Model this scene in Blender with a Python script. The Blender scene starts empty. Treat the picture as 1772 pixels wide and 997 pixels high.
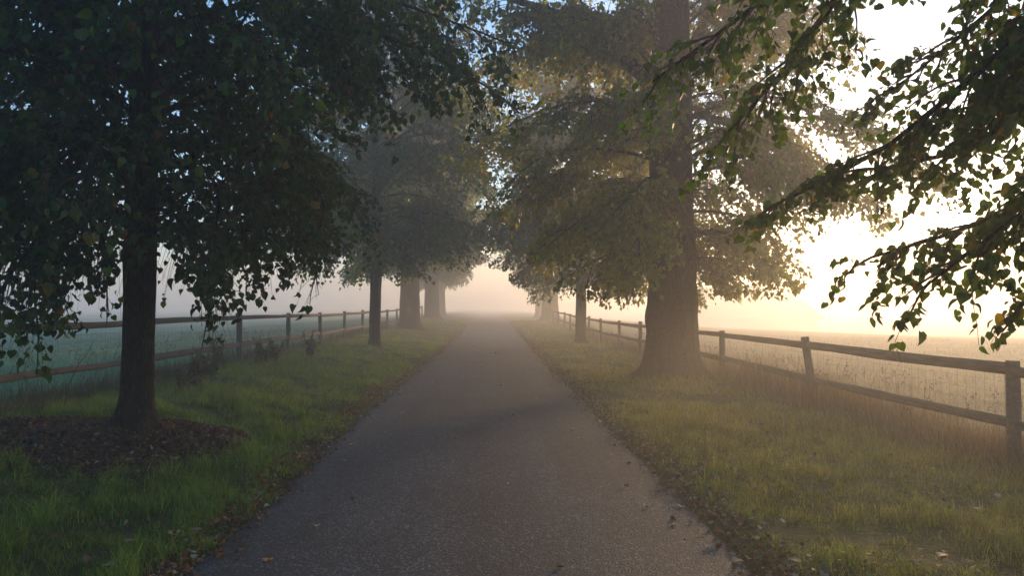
import bpy, math, random
import numpy as np
from mathutils import Matrix, Vector

# ------------------------------------------------------------------ camera, sky, sun, exposure
sc = bpy.context.scene
col = sc.collection
R = math.radians
F = 1300.0                      # focal length in photo pixels (photo 1772 x 997)
CAM = np.array((0.0, 0.0, 1.6))
cam_d = bpy.data.cameras.new('camera')
cam_d.sensor_width = 36.0
cam_d.lens = 36.0 * F / 1772.0
cam_d.clip_start = 0.05
cam_d.clip_end = 5000.0
cam = bpy.data.objects.new('camera', cam_d)
col.objects.link(cam)
cam.location = CAM
cam.rotation_euler = (R(91.52), 0.0, R(-1.586))
sc.camera = cam

SUN_EL, SUN_AZ = R(6.6), R(32.2)     # azimuth from +Y towards +X
SUN_DIR = np.array((math.sin(SUN_AZ) * math.cos(SUN_EL), math.cos(SUN_AZ) * math.cos(SUN_EL), math.sin(SUN_EL)))

world = bpy.data.worlds.new('World')
sc.world = world
world.use_nodes = True
wn = world.node_tree
wn.nodes.clear()
w_out = wn.nodes.new('ShaderNodeOutputWorld')
w_bg = wn.nodes.new('ShaderNodeBackground')
w_sky = wn.nodes.new('ShaderNodeTexSky')
w_sky.sky_type = 'NISHITA'
w_sky.sun_disc = False
w_sky.sun_elevation = SUN_EL
w_sky.sun_rotation = SUN_AZ
w_sky.air_density = 1.0
w_sky.dust_density = 0.15
w_sky.ozone_density = 3.0
w_bg.inputs['Strength'].default_value = 0.15
wn.links.new(w_sky.outputs[0], w_bg.inputs['Color'])
# the disc of the sun itself, at infinity, with a soft rim
w_geo = wn.nodes.new('ShaderNodeTexCoord')
w_dot = wn.nodes.new('ShaderNodeVectorMath'); w_dot.operation = 'DOT_PRODUCT'
w_nrm = wn.nodes.new('ShaderNodeVectorMath'); w_nrm.operation = 'NORMALIZE'
wn.links.new(w_geo.outputs['Generated'], w_nrm.inputs[0])
wn.links.new(w_nrm.outputs[0], w_dot.inputs[0])
w_dot.inputs[1].default_value = tuple(SUN_DIR)
w_map = wn.nodes.new('ShaderNodeMapRange')
w_map.interpolation_type = 'SMOOTHSTEP'
w_map.inputs['From Min'].default_value = math.cos(R(1.5))
w_map.inputs['From Max'].default_value = math.cos(R(0.5))
w_map.inputs['To Min'].default_value = 0.0
w_map.inputs['To Max'].default_value = 60.0
wn.links.new(w_dot.outputs['Value'], w_map.inputs['Value'])
w_bg2 = wn.nodes.new('ShaderNodeBackground')
w_bg2.inputs['Color'].default_value = (1.0, 0.82, 0.55, 1)
wn.links.new(w_map.outputs[0], w_bg2.inputs['Strength'])
w_add = wn.nodes.new('ShaderNodeAddShader')
wn.links.new(w_bg.outputs[0], w_add.inputs[0])
wn.links.new(w_bg2.outputs[0], w_add.inputs[1])
wn.links.new(w_add.outputs[0], w_out.inputs['Surface'])

sun_d = bpy.data.lights.new('sun', 'SUN')
sun_d.energy = 4.2
sun_d.angle = R(10.0)
sun_d.color = (1.0, 0.63, 0.28)
sun = bpy.data.objects.new('sun', sun_d)
col.objects.link(sun)
sun.location = (40, 60, 30)
sun.rotation_euler = Vector(SUN_DIR).to_track_quat('Z', 'Y').to_euler()

HAZE_DENSITY = 0.0105
HAZE_ANISO = 0.58
HAZE_TOP = 14.8
HAZE_COLOR = (0.84, 0.84, 0.88)

sc.view_settings.view_transform = 'Standard'
sc.view_settings.look = 'None'
sc.view_settings.gamma = 1.0
sc.view_settings.use_curve_mapping = False
sc.view_settings.exposure = 1.55

sc.render.engine = 'CYCLES'
cy = sc.cycles
cy.use_denoising = True
cy.max_bounces = 6
cy.diffuse_bounces = 3
cy.glossy_bounces = 2
cy.transmission_bounces = 4
cy.volume_bounces = 2
cy.transparent_max_bounces = 4
cy.sample_clamp_indirect = 6.0
cy.use_adaptive_sampling = True
cy.adaptive_threshold = 0.012

# ------------------------------------------------------------------ small maths helpers
CAM_M = np.array(cam.rotation_euler.to_matrix())

def at(px, py, Y):
    """world point seen at photo pixel (px, py) at distance Y up the lane"""
    d = CAM_M @ np.array(((px - 886.0) / F, (498.5 - py) / F, -1.0))
    return CAM + d * (Y / d[1])

def project(p):
    q = (np.asarray(p) - CAM) @ CAM_M
    z = np.maximum(-q[..., 2], 1e-3)
    return 886 + F * q[..., 0] / z, 498.5 - F * q[..., 1] / z, -q[..., 2]

def _hash(ix, iy, seed):
    h = (ix.astype(np.int64) * 374761393 + iy.astype(np.int64) * 668265263 + seed * 982451653) & 0xffffffff
    h = ((h ^ (h >> 13)) * 1274126177) & 0xffffffff
    return ((h ^ (h >> 16)) & 0xffff) / 65535.0

def noise2(x, y, seed=0):
    x = np.asarray(x, float); y = np.asarray(y, float)
    x, y = np.broadcast_arrays(x, y)
    ix = np.floor(x); iy = np.floor(y)
    fx = x - ix; fy = y - iy
    fx = fx * fx * (3 - 2 * fx); fy = fy * fy * (3 - 2 * fy)
    a = _hash(ix, iy, seed); b = _hash(ix + 1, iy, seed)
    c = _hash(ix, iy + 1, seed); d = _hash(ix + 1, iy + 1, seed)
    return ((a * (1 - fx) + b * fx) * (1 - fy) + (c * (1 - fx) + d * fx) * fy) * 2 - 1

def sstep(a, b, x):
    t = np.clip((np.asarray(x, float) - a) / (b - a), 0, 1)
    return t * t * (3 - 2 * t)

def norm(v):
    return v / np.maximum(np.linalg.norm(v, axis=-1, keepdims=True), 1e-9)

ROAD_L, ROAD_R = -1.88, 1.60

def road_l(y):
    return ROAD_L + 0.07 * noise2(y * 0.5, 3.1, 5) + 0.03 * noise2(y * 2.7, 1.1, 6) + 0.022 * noise2(y * 9.1, 4.1, 16) - 0.25 * np.exp(-((np.asarray(y, float) - 13) / 5.0) ** 2) * 0.5

def road_r(y):
    return ROAD_R + 0.06 * noise2(y * 0.5, 7.7, 8) + 0.03 * noise2(y * 2.9, 2.2, 9) + 0.022 * noise2(y * 8.7, 5.2, 17)

def lane_z(y):
    y = np.asarray(y, float)
    return 0.00024 * np.clip(y - 25, 0, 38) ** 2

def gz(x, y):
    x = np.asarray(x, float); y = np.asarray(y, float)
    ax = np.abs(x)
    z = lane_z(y) * (1 - sstep(7, 22, ax))
    z = z + 0.25 * sstep(-2.2, -5.6, x) * (1 - 0.8 * sstep(-9, -30, x))
    z = z - 2.7 * sstep(6, 55, x) * sstep(5, 140, y)
    onroad = sstep(ROAD_L - 0.35, ROAD_L + 0.1, x) * (1 - sstep(ROAD_R - 0.1, ROAD_R + 0.35, x))
    verge = (1 - onroad) * (1 - sstep(8, 14, ax))
    lum = np.where(x < 0, 1.0, 0.55)
    bump = 0.05 * noise2(x * 0.9, y * 0.7, 21) + 0.035 * noise2(x * 2.3, y * 2.0, 22) + 0.012 * noise2(x * 6, y * 6, 23)
    z = z + verge * (0.035 + lum * bump)
    z = z + 0.12 * noise2(x * 0.05, y * 0.05, 31) * sstep(10, 30, ax)
    return z - onroad * 0.035

# ------------------------------------------------------------------ mesh helpers
class MB:
    """collects vertices, faces (3 or 4 corners) and one colour per vertex"""
    def __init__(s):
        s.v, s.f3, s.f4, s.c = [], [], [], []
        s.n = 0
    def add(s, v, f3=None, f4=None, c=(0.5, 0.5, 0.5)):
        v = np.asarray(v, float).reshape(-1, 3)
        s.v.append(v)
        if f3 is not None and len(f3): s.f3.append(np.asarray(f3, int).reshape(-1, 3) + s.n)
        if f4 is not None and len(f4): s.f4.append(np.asarray(f4, int).reshape(-1, 4) + s.n)
        c = np.asarray(c, float)
        if c.ndim == 1: c = np.tile(c[:3], (len(v), 1))
        s.c.append(c)
        s.n += len(v)
    def tube(s, pts, rad, sides=6, c=(0.5, 0.5, 0.5), cap=False, squash=None, jit=0.0, rng=None):
        pts = np.asarray(pts, float); rad = np.asarray(rad, float)
        n = len(pts)
        t = norm(np.gradient(pts, axis=0))
        ref = np.array((0, 0, 1.0)) if abs(t[n // 2, 2]) < 0.9 else np.array((1.0, 0, 0))
        a = norm(np.cross(t, ref)); b = np.cross(t, a)
        th = np.arange(sides) * 2 * math.pi / sides + math.pi / sides
        ca, sa = np.cos(th), np.sin(th)
        rr = rad[:, None] * np.ones((1, sides))
        if jit and rng is not None: rr = rr * (1 + jit * rng.uniform(-1, 1, (n, sides)))
        q = squash if squash else (1.0, 1.0)
        v = pts[:, None] + (a[:, None] * ca[None, :, None] * q[0] + b[:, None] * sa[None, :, None] * q[1]) * rr[..., None]
        i = np.arange(n - 1)[:, None] * sides; j = np.arange(sides)[None]; k = (j + 1) % sides
        f = np.stack((i + j, i + k, i + sides + k, i + sides + j), -1).reshape(-1, 4)
        v = v.reshape(-1, 3)
        f3 = None
        if cap:
            v = np.vstack((v, pts[0], pts[-1]))
            jj = np.arange(sides); kk = (jj + 1) % sides; e = (n - 1) * sides
            f3 = np.vstack((np.stack((kk, jj, np.full(sides, n * sides)), -1),
                            np.stack((e + jj, e + kk, np.full(sides, n * sides + 1)), -1)))
        s.add(v, f3, f, c)
    def tubes(s, P, r0, r1, sides=3, c=(0.06, 0.045, 0.03)):
        """many equal polylines P (N,K,3) at once"""
        N, K = P.shape[:2]
        if N == 0: return
        t = norm(np.gradient(P, axis=1))
        ref = np.tile(np.array((0.31, 0.22, 0.92)), (N, K, 1))
        a = norm(np.cross(t, ref)); b = np.cross(t, a)
        th = np.arange(sides) * 2 * math.pi / sides
        w = np.linspace(0, 1, K)
        rad = (np.asarray(r0).reshape(-1, 1) * (1 - w) + np.asarray(r1).reshape(-1, 1) * w) * np.ones((N, 1))
        v = P[:, :, None] + (a[:, :, None] * np.cos(th)[:, None] + b[:, :, None] * np.sin(th)[:, None]) * rad[..., None, None]
        base = (np.arange(N) * K * sides)[:, None, None]
        i = (np.arange(K - 1) * sides)[None, :, None]; j = np.arange(sides)[None, None]; k = (j + 1) % sides
        f = np.stack((base + i + j, base + i + k, base + i + sides + k, base + i + sides + j), -1).reshape(-1, 4)
        s.add(v.reshape(-1, 3), None, f, c)
    def mesh(s, name, mat, smooth=False, offset=None):
        v = np.vstack(s.v) if s.v else np.zeros((0, 3))
        if offset is not None: v = v - np.asarray(offset)
        c = np.vstack(s.c) if s.c else np.zeros((0, 3))
        f3 = np.vstack(s.f3) if s.f3 else np.zeros((0, 3), int)
        f4 = np.vstack(s.f4) if s.f4 else np.zeros((0, 4), int)
        m = bpy.data.meshes.new(name)
        m.vertices.add(len(v)); m.vertices.foreach_set('co', v.astype(np.float32).ravel())
        loops = np.concatenate((f3.ravel(), f4.ravel())).astype(np.int32)
        m.loops.add(len(loops)); m.loops.foreach_set('vertex_index', loops)
        st = np.concatenate((np.arange(len(f3)) * 3, len(f3) * 3 + np.arange(len(f4)) * 4)).astype(np.int32)
        m.polygons.add(len(st)); m.polygons.foreach_set('loop_start', st)
        try:
            m.polygons.foreach_set('loop_total', np.concatenate((np.full(len(f3), 3), np.full(len(f4), 4))).astype(np.int32))
        except Exception:
            pass
        m.polygons.foreach_set('use_smooth', np.full(len(st), bool(smooth)))
        at_ = m.attributes.new('col', 'FLOAT_COLOR', 'POINT')
        at_.data.foreach_set('color', np.hstack((c, np.ones((len(c), 1)))).astype(np.float32).ravel())
        m.materials.append(mat)
        m.update(calc_edges=True)
        m.validate()
        return m
    def build(s, name, mat, parent=None, smooth=False, offset=None, kind=None):
        o = bpy.data.objects.new(name, s.mesh(name, mat, smooth, offset))
        col.objects.link(o)
        if parent is not None: o.parent = parent
        if kind: o['kind'] = kind
        return o

def tag(o, label=None, cat=None, group=None, kind=None):
    if label: o['label'] = label
    if cat: o['category'] = cat
    if group: o['group'] = group
    if kind: o['kind'] = kind
    return o

def empty(name, loc):
    o = bpy.data.objects.new(name, None)
    o.empty_display_size = 0.2
    col.objects.link(o)
    o.location = tuple(float(q) for q in loc)
    return o

# ------------------------------------------------------------------ materials
def new_mat(name):
    m = bpy.data.materials.new(name); m.use_nodes = True
    m.node_tree.nodes.clear()
    nt = m.node_tree
    out = nt.nodes.new('ShaderNodeOutputMaterial')
    return m, nt, out

def N(nt, kind, **kw):
    n = nt.nodes.new(kind)
    for k, v in kw.items():
        if k in n.inputs: n.inputs[k].default_value = v
        else: setattr(n, k, v)
    return n

def ramp(nt, fac, stops):
    r = nt.nodes.new('ShaderNodeValToRGB')
    e = r.color_ramp.elements
    e[0].position, e[0].color = stops[0][0], (*stops[0][1], 1)
    e[1].position, e[1].color = stops[1][0], (*stops[1][1], 1)
    for p, c in stops[2:]:
        x = e.new(p); x.color = (*c, 1)
    nt.links.new(fac, r.inputs[0])
    return r

def leaf_material(name, translucency, rough=0.45, spec=0.3, tint=(1.15, 1.2, 0.5)):
    m, nt, out = new_mat(name)
    a = N(nt, 'ShaderNodeAttribute', attribute_name='col')
    p = N(nt, 'ShaderNodeBsdfPrincipled'); p.inputs['Roughness'].default_value = rough
    p.inputs['Specular IOR Level'].default_value = spec
    nt.links.new(a.outputs['Color'], p.inputs['Base Color'])
    mul = N(nt, 'ShaderNodeVectorMath', operation='MULTIPLY'); mul.inputs[1].default_value = tint
    nt.links.new(a.outputs['Color'], mul.inputs[0])
    t = N(nt, 'ShaderNodeBsdfTranslucent')
    nt.links.new(mul.outputs[0], t.inputs['Color'])
    mx = N(nt, 'ShaderNodeMixShader'); mx.inputs[0].default_value = translucency
    nt.links.new(p.outputs[0], mx.inputs[1]); nt.links.new(t.outputs[0], mx.inputs[2])
    nt.links.new(mx.outputs[0], out.inputs['Surface'])
    return m

M_LEAF = leaf_material('linden leaf', 0.58, 0.42, 0.35, (1.9, 1.75, 0.6))
M_GRASS = leaf_material('grass blade', 0.4, 0.5, 0.3, (1.5, 1.4, 0.6))
M_LITTER = leaf_material('dry leaf', 0.15, 0.6, 0.25, (1.2, 1.0, 0.7))
M_DRY = leaf_material('dry grass', 0.35, 0.6, 0.2, (1.3, 1.1, 0.8))

def bark_material():
    m, nt, out = new_mat('bark')
    tc = N(nt, 'ShaderNodeTexCoord')
    mp = N(nt, 'ShaderNodeMapping'); mp.inputs['Scale'].default_value = (1, 1, 0.22)
    nt.links.new(tc.outputs['Object'], mp.inputs[0])
    vo = N(nt, 'ShaderNodeTexVoronoi', feature='DISTANCE_TO_EDGE'); vo.inputs['Scale'].default_value = 26
    no = N(nt, 'ShaderNodeTexNoise'); no.inputs['Scale'].default_value = 14; no.inputs['Detail'].default_value = 6
    nt.links.new(mp.outputs[0], no.inputs['Vector'])
    mixv = N(nt, 'ShaderNodeVectorMath', operation='ADD')
    sc_ = N(nt, 'ShaderNodeVectorMath', operation='SCALE'); sc_.inputs['Scale'].default_value = 0.12
    nt.links.new(no.outputs['Color'], sc_.inputs[0])
    nt.links.new(mp.outputs[0], mixv.inputs[0]); nt.links.new(sc_.outputs[0], mixv.inputs[1])
    nt.links.new(mixv.outputs[0], vo.inputs['Vector'])
    big = N(nt, 'ShaderNodeTexNoise'); big.inputs['Scale'].default_value = 2.5; big.inputs['Detail'].default_value = 4
    nt.links.new(tc.outputs['Object'], big.inputs['Vector'])
    r1 = ramp(nt, vo.outputs['Distance'], [(0.0, (0.010, 0.008, 0.006)), (0.12, (0.034, 0.026, 0.019)), (0.5, (0.058, 0.046, 0.034))])
    r2 = ramp(nt, big.outputs['Fac'], [(0.42, (1, 1, 1)), (0.68, (0.85, 1.12, 0.72))])
    mul = N(nt, 'ShaderNodeMix', data_type='RGBA', blend_type='MULTIPLY'); mul.inputs[0].default_value = 1
    nt.links.new(r1.outputs[0], mul.inputs[6]); nt.links.new(r2.outputs[0], mul.inputs[7])
    p = N(nt, 'ShaderNodeBsdfPrincipled'); p.inputs['Roughness'].default_value = 0.85
    p.inputs['Specular IOR Level'].default_value = 0.2
    nt.links.new(mul.outputs[2], p.inputs['Base Color'])
    add = N(nt, 'ShaderNodeMath', operation='MULTIPLY_ADD'); add.inputs[1].default_value = 0.5
    nt.links.new(no.outputs['Fac'], add.inputs[0]); nt.links.new(vo.outputs['Distance'], add.inputs[2])
    b = N(nt, 'ShaderNodeBump'); b.inputs['Strength'].default_value = 1.0; b.inputs['Distance'].default_value = 0.07
    nt.links.new(add.outputs[0], b.inputs['Height']); nt.links.new(b.outputs[0], p.inputs['Normal'])
    nt.links.new(p.outputs[0], out.inputs['Surface'])
    return m
M_BARK = bark_material()

def wood_material(name, dark, light, green):
    m, nt, out = new_mat(name)
    tc = N(nt, 'ShaderNodeTexCoord')
    mp = N(nt, 'ShaderNodeMapping'); mp.inputs['Scale'].default_value = (9, 0.6, 9)
    nt.links.new(tc.outputs['Object'], mp.inputs[0])
    no = N(nt, 'ShaderNodeTexNoise'); no.inputs['Scale'].default_value = 4; no.inputs['Detail'].default_value = 8; no.inputs['Roughness'].default_value = 0.65
    nt.links.new(mp.outputs[0], no.inputs['Vector'])
    n2 = N(nt, 'ShaderNodeTexNoise'); n2.inputs['Scale'].default_value = 3.0; n2.inputs['Detail'].default_value = 5
    nt.links.new(tc.outputs['Object'], n2.inputs['Vector'])
    r1 = ramp(nt, no.outputs['Fac'], [(0.3, dark), (0.7, light)])
    r2 = ramp(nt, n2.outputs['Fac'], [(0.5, (0, 0, 0)), (0.72, (1, 1, 1))])
    mx = N(nt, 'ShaderNodeMix', data_type='RGBA'); mx.inputs[7].default_value = (*green, 1)
    nt.links.new(r2.outputs[0], mx.inputs[0]); nt.links.new(r1.outputs[0], mx.inputs[6])
    p = N(nt, 'ShaderNodeBsdfPrincipled'); p.inputs['Roughness'].default_value = 0.8; p.inputs['Specular IOR Level'].default_value = 0.25
    nt.links.new(mx.outputs[2], p.inputs['Base Color'])
    b = N(nt, 'ShaderNodeBump'); b.inputs['Strength'].default_value = 0.6; b.inputs['Distance'].default_value = 0.01
    nt.links.new(no.outputs['Fac'], b.inputs['Height']); nt.links.new(b.outputs[0], p.inputs['Normal'])
    nt.links.new(p.outputs[0], out.inputs['Surface'])
    return m
M_RAIL = wood_material('weathered rail', (0.04, 0.034, 0.027), (0.125, 0.108, 0.085), (0.05, 0.054, 0.036))
M_POST = wood_material('weathered post', (0.05, 0.042, 0.034), (0.13, 0.11, 0.09), (0.05, 0.06, 0.035))
M_BARN = wood_material('barn boards', (0.05, 0.035, 0.025), (0.1, 0.07, 0.05), (0.08, 0.06, 0.045))

def plain(name, c, rough=0.7, metal=0.0, var=0.3, scale=8):
    m, nt, out = new_mat(name)
    tc = N(nt, 'ShaderNodeTexCoord')
    no = N(nt, 'ShaderNodeTexNoise'); no.inputs['Scale'].default_value = scale; no.inputs['Detail'].default_value = 5
    nt.links.new(tc.outputs['Object'], no.inputs['Vector'])
    r = ramp(nt, no.outputs['Fac'], [(0.3, tuple(q * (1 - var) for q in c)), (0.7, tuple(q * (1 + var) for q in c))])
    p = N(nt, 'ShaderNodeBsdfPrincipled'); p.inputs['Roughness'].default_value = rough; p.inputs['Metallic'].default_value = metal
    nt.links.new(r.outputs[0], p.inputs['Base Color'])
    nt.links.new(p.outputs[0], out.inputs['Surface'])
    return m
M_WIRE = plain('rusty wire', (0.06, 0.055, 0.05), 0.7, 0.0)
M_TILE = plain('barn roof tiles', (0.14, 0.08, 0.055), 0.8, 0.0, 0.35, 3)
M_TWIG = plain('twig bark', (0.06, 0.045, 0.035), 0.8)

def asphalt_material():
    m, nt, out = new_mat('asphalt')
    tc = N(nt, 'ShaderNodeTexCoord')
    vo = N(nt, 'ShaderNodeTexVoronoi'); vo.inputs['Scale'].default_value = 80
    nt.links.new(tc.outputs['Object'], vo.inputs['Vector'])
    no = N(nt, 'ShaderNodeTexNoise'); no.inputs['Scale'].default_value = 120; no.inputs['Detail'].default_value = 3
    nt.links.new(tc.outputs['Object'], no.inputs['Vector'])
    big = N(nt, 'ShaderNodeTexNoise'); big.inputs['Scale'].default_value = 0.9; big.inputs['Detail'].default_value = 6
    nt.links.new(tc.outputs['Object'], big.inputs['Vector'])
    mid = N(nt, 'ShaderNodeTexNoise'); mid.inputs['Scale'].default_value = 9; mid.inputs['Detail'].default_value = 5
    nt.links.new(tc.outputs['Object'], mid.inputs['Vector'])
    sep = N(nt, 'ShaderNodeSeparateColor'); nt.links.new(vo.outputs['Color'], sep.inputs[0])
    r1 = ramp(nt, sep.outputs[0], [(0.0, (0.014, 0.014, 0.014)), (0.6, (0.031, 0.032, 0.034)), (0.9, (0.075, 0.077, 0.08)), (1.0, (0.17, 0.17, 0.172))])
    r2 = ramp(nt, big.outputs['Fac'], [(0.3, (0.68, 0.68, 0.69)), (0.7, (1.3, 1.28, 1.24))])
    r3 = ramp(nt, mid.outputs['Fac'], [(0.35, (0.85, 0.85, 0.85)), (0.65, (1.12, 1.12, 1.12))])
    m1 = N(nt, 'ShaderNodeMix', data_type='RGBA', blend_type='MULTIPLY'); m1.inputs[0].default_value = 1
    m2 = N(nt, 'ShaderNodeMix', data_type='RGBA', blend_type='MULTIPLY'); m2.inputs[0].default_value = 1
    nt.links.new(r1.outputs[0], m1.inputs[6]); nt.links.new(r2.outputs[0], m1.inputs[7])
    nt.links.new(m1.outputs[2], m2.inputs[6]); nt.links.new(r3.outputs[0], m2.inputs[7])
    mp = N(nt, 'ShaderNodeMapping'); mp.inputs['Scale'].default_value = (1.6, 0.07, 1)
    nt.links.new(tc.outputs['Object'], mp.inputs[0])
    trk = N(nt, 'ShaderNodeTexNoise'); trk.inputs['Scale'].default_value = 1.3; trk.inputs['Detail'].default_value = 4
    nt.links.new(mp.outputs[0], trk.inputs['Vector'])
    r4 = ramp(nt, trk.outputs['Fac'], [(0.35, (0.78, 0.78, 0.8)), (0.65, (1.2, 1.2, 1.18))])
    m3 = N(nt, 'ShaderNodeMix', data_type='RGBA', blend_type='MULTIPLY'); m3.inputs[0].default_value = 1
    nt.links.new(m2.outputs[2], m3.inputs[6]); nt.links.new(r4.outputs[0], m3.inputs[7])
    # a few hairline cracks
    dv = N(nt, 'ShaderNodeVectorMath', operation='SCALE'); dv.inputs['Scale'].default_value = 0.35
    dn = N(nt, 'ShaderNodeTexNoise'); dn.inputs['Scale'].default_value = 2.2; dn.inputs['Detail'].default_value = 6
    nt.links.new(tc.outputs['Object'], dn.inputs['Vector']); nt.links.new(dn.outputs['Color'], dv.inputs[0])
    ad0 = N(nt, 'ShaderNodeVectorMath', operation='ADD'); nt.links.new(tc.outputs['Object'], ad0.inputs[0]); nt.links.new(dv.outputs[0], ad0.inputs[1])
    cr = N(nt, 'ShaderNodeTexVoronoi', feature='DISTANCE_TO_EDGE'); cr.inputs['Scale'].default_value = 0.55
    nt.links.new(ad0.outputs[0], cr.inputs['Vector'])
    r5 = ramp(nt, cr.outputs['Distance'], [(0.0, (1, 1, 1)), (0.006, (0, 0, 0))])
    msk = ramp(nt, big.outputs['Fac'], [(0.5, (0, 0, 0)), (0.6, (0.8, 0.8, 0.8))])
    mm = N(nt, 'ShaderNodeMath', operation='MULTIPLY'); nt.links.new(r5.outputs[0], mm.inputs[0]); nt.links.new(msk.outputs[0], mm.inputs[1])
    m4 = N(nt, 'ShaderNodeMix', data_type='RGBA'); m4.inputs[7].default_value = (0.012, 0.012, 0.011, 1)
    nt.links.new(mm.outputs[0], m4.inputs[0]); nt.links.new(m3.outputs[2], m4.inputs[6])
    p = N(nt, 'ShaderNodeBsdfPrincipled'); p.inputs['Roughness'].default_value = 0.72; p.inputs['Specular IOR Level'].default_value = 0.4
    nt.links.new(m4.outputs[2], p.inputs['Base Color'])
    b = N(nt, 'ShaderNodeBump'); b.inputs['Strength'].default_value = 0.8; b.inputs['Distance'].default_value = 0.006
    ad = N(nt, 'ShaderNodeMath', operation='ADD')
    nt.links.new(vo.outputs['Distance'], ad.inputs[0]); nt.links.new(no.outputs['Fac'], ad.inputs[1])
    nt.links.new(ad.outputs[0], b.inputs['Height']); nt.links.new(b.outputs[0], p.inputs['Normal'])
    nt.links.new(p.outputs[0], out.inputs['Surface'])
    return m
M_ASPHALT = asphalt_material()

def ground_material():
    m, nt, out = new_mat('meadow soil')
    tc = N(nt, 'ShaderNodeTexCoord')
    n1 = N(nt, 'ShaderNodeTexNoise'); n1.inputs['Scale'].default_value = 0.35; n1.inputs['Detail'].default_value = 8
    n2 = N(nt, 'ShaderNodeTexNoise'); n2.inputs['Scale'].default_value = 22; n2.inputs['Detail'].default_value = 6
    for n in (n1, n2): nt.links.new(tc.outputs['Object'], n.inputs['Vector'])
    a = N(nt, 'ShaderNodeAttribute', attribute_name='col')
    r1 = ramp(nt, n1.outputs['Fac'], [(0.3, (0.75, 0.8, 0.75)), (0.7, (1.25, 1.2, 1.1))])
    r2 = ramp(nt, n2.outputs['Fac'], [(0.3, (0.55, 0.55, 0.55)), (0.7, (1.35, 1.4, 1.2))])
    m1 = N(nt, 'ShaderNodeMix', data_type='RGBA', blend_type='MULTIPLY'); m1.inputs[0].default_value = 1
    m2 = N(nt, 'ShaderNodeMix', data_type='RGBA', blend_type='MULTIPLY'); m2.inputs[0].default_value = 1
    nt.links.new(a.outputs['Color'], m1.inputs[6]); nt.links.new(r1.outputs[0], m1.inputs[7])
    nt.links.new(m1.outputs[2], m2.inputs[6]); nt.links.new(r2.outputs[0], m2.inputs[7])
    p = N(nt, 'ShaderNodeBsdfPrincipled'); p.inputs['Roughness'].default_value = 0.9; p.inputs['Specular IOR Level'].default_value = 0.12
    nt.links.new(m2.outputs[2], p.inputs['Base Color'])
    b = N(nt, 'ShaderNodeBump'); b.inputs['Strength'].default_value = 0.8; b.inputs['Distance'].default_value = 0.05
    nt.links.new(n2.outputs['Fac'], b.inputs['Height']); nt.links.new(b.outputs[0], p.inputs['Normal'])
    nt.links.new(p.outputs[0], out.inputs['Surface'])
    return m
M_GROUND = ground_material()
M_SOIL = plain('dark mulch soil', (0.026, 0.014, 0.009), 0.9, 0.0, 0.5, 30)

# ------------------------------------------------------------------ ground, lane, mulch bed
def axis(parts):
    a = []
    for x0, x1, n in parts: a.append(np.linspace(x0, x1, n, endpoint=False))
    return np.concatenate(a + [np.array([parts[-1][1]])])
gx = axis([(-1200, -200, 6), (-200, -60, 10), (-60, -14, 24), (-14, -7, 24), (-7, 7, 120), (7, 14, 24), (14, 60, 24), (60, 200, 10), (200, 1200, 6)])
gy = axis([(-1200, -100, 6), (-100, -6, 14), (-6, 3, 24), (3, 30, 190), (30, 70, 110), (70, 140, 40), (140, 300, 12), (300, 1200, 6)])
GX, GY = np.meshgrid(gx, gy, indexing='ij')
V = np.stack((GX, GY, gz(GX, GY)), -1)
ny = len(gy)
ii, jj = np.meshgrid(np.arange(len(gx) - 1), np.arange(ny - 1), indexing='ij')
Fq = np.stack((ii * ny + jj, (ii + 1) * ny + jj, (ii + 1) * ny + jj + 1, ii * ny + jj + 1), -1).reshape(-1, 4)
wl = sstep(-5.8, -7.5, GX)[..., None]; wr = sstep(5.2, 7.5, GX)[..., None]
soil = np.array((0.05, 0.06, 0.022)); fl = np.array((0.07, 0.19, 0.085)); fr = np.array((0.10, 0.095, 0.05))
C = soil * (1 - wl - wr) + fl * wl + fr * wr
mb = MB(); mb.add(V, None, Fq, C.reshape(-1, 3))
ground = mb.build('ground', M_GROUND, smooth=True)
tag(ground, 'meadow and grass verge either side of the lane', kind='structure')

ry = axis([(-8, 3, 30), (3, 16, 260), (16, 40, 200), (40, 140, 160), (140, 600, 60)])
L_, R_ = road_l(ry), road_r(ry)
w = np.array((0, 0.012, 0.05, 0.2, 0.5, 0.8, 0.95, 0.988, 1.0))
h = np.array((-0.045, -0.005, 0.008, 0.02, 0.03, 0.02, 0.008, -0.005, -0.045))
RX = L_[:, None] * (1 - w) + R_[:, None] * w
RZ = lane_z(ry)[:, None] + h[None] - 0.012 + 0.004 * noise2(RX * 1.5, ry[:, None] * 1.5, 41)
V = np.stack((RX, np.repeat(ry[:, None], len(w), 1), RZ), -1)
nw = len(w)
ii, jj = np.meshgrid(np.arange(len(ry) - 1), np.arange(nw - 1), indexing='ij')
Fq = np.stack((ii * nw + jj, ii * nw + jj + 1, (ii + 1) * nw + jj + 1, (ii + 1) * nw + jj), -1).reshape(-1, 4)
mb = MB(); mb.add(V, None, Fq)
road = mb.build('road', M_ASPHALT, smooth=True)
tag(road, 'narrow grey asphalt lane running straight into the fog', kind='structure')

def road_z(x, y):
    l, r = road_l(y), road_r(y)
    return lane_z(y) + np.interp((x - l) / (r - l), w, h) - 0.012

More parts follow.
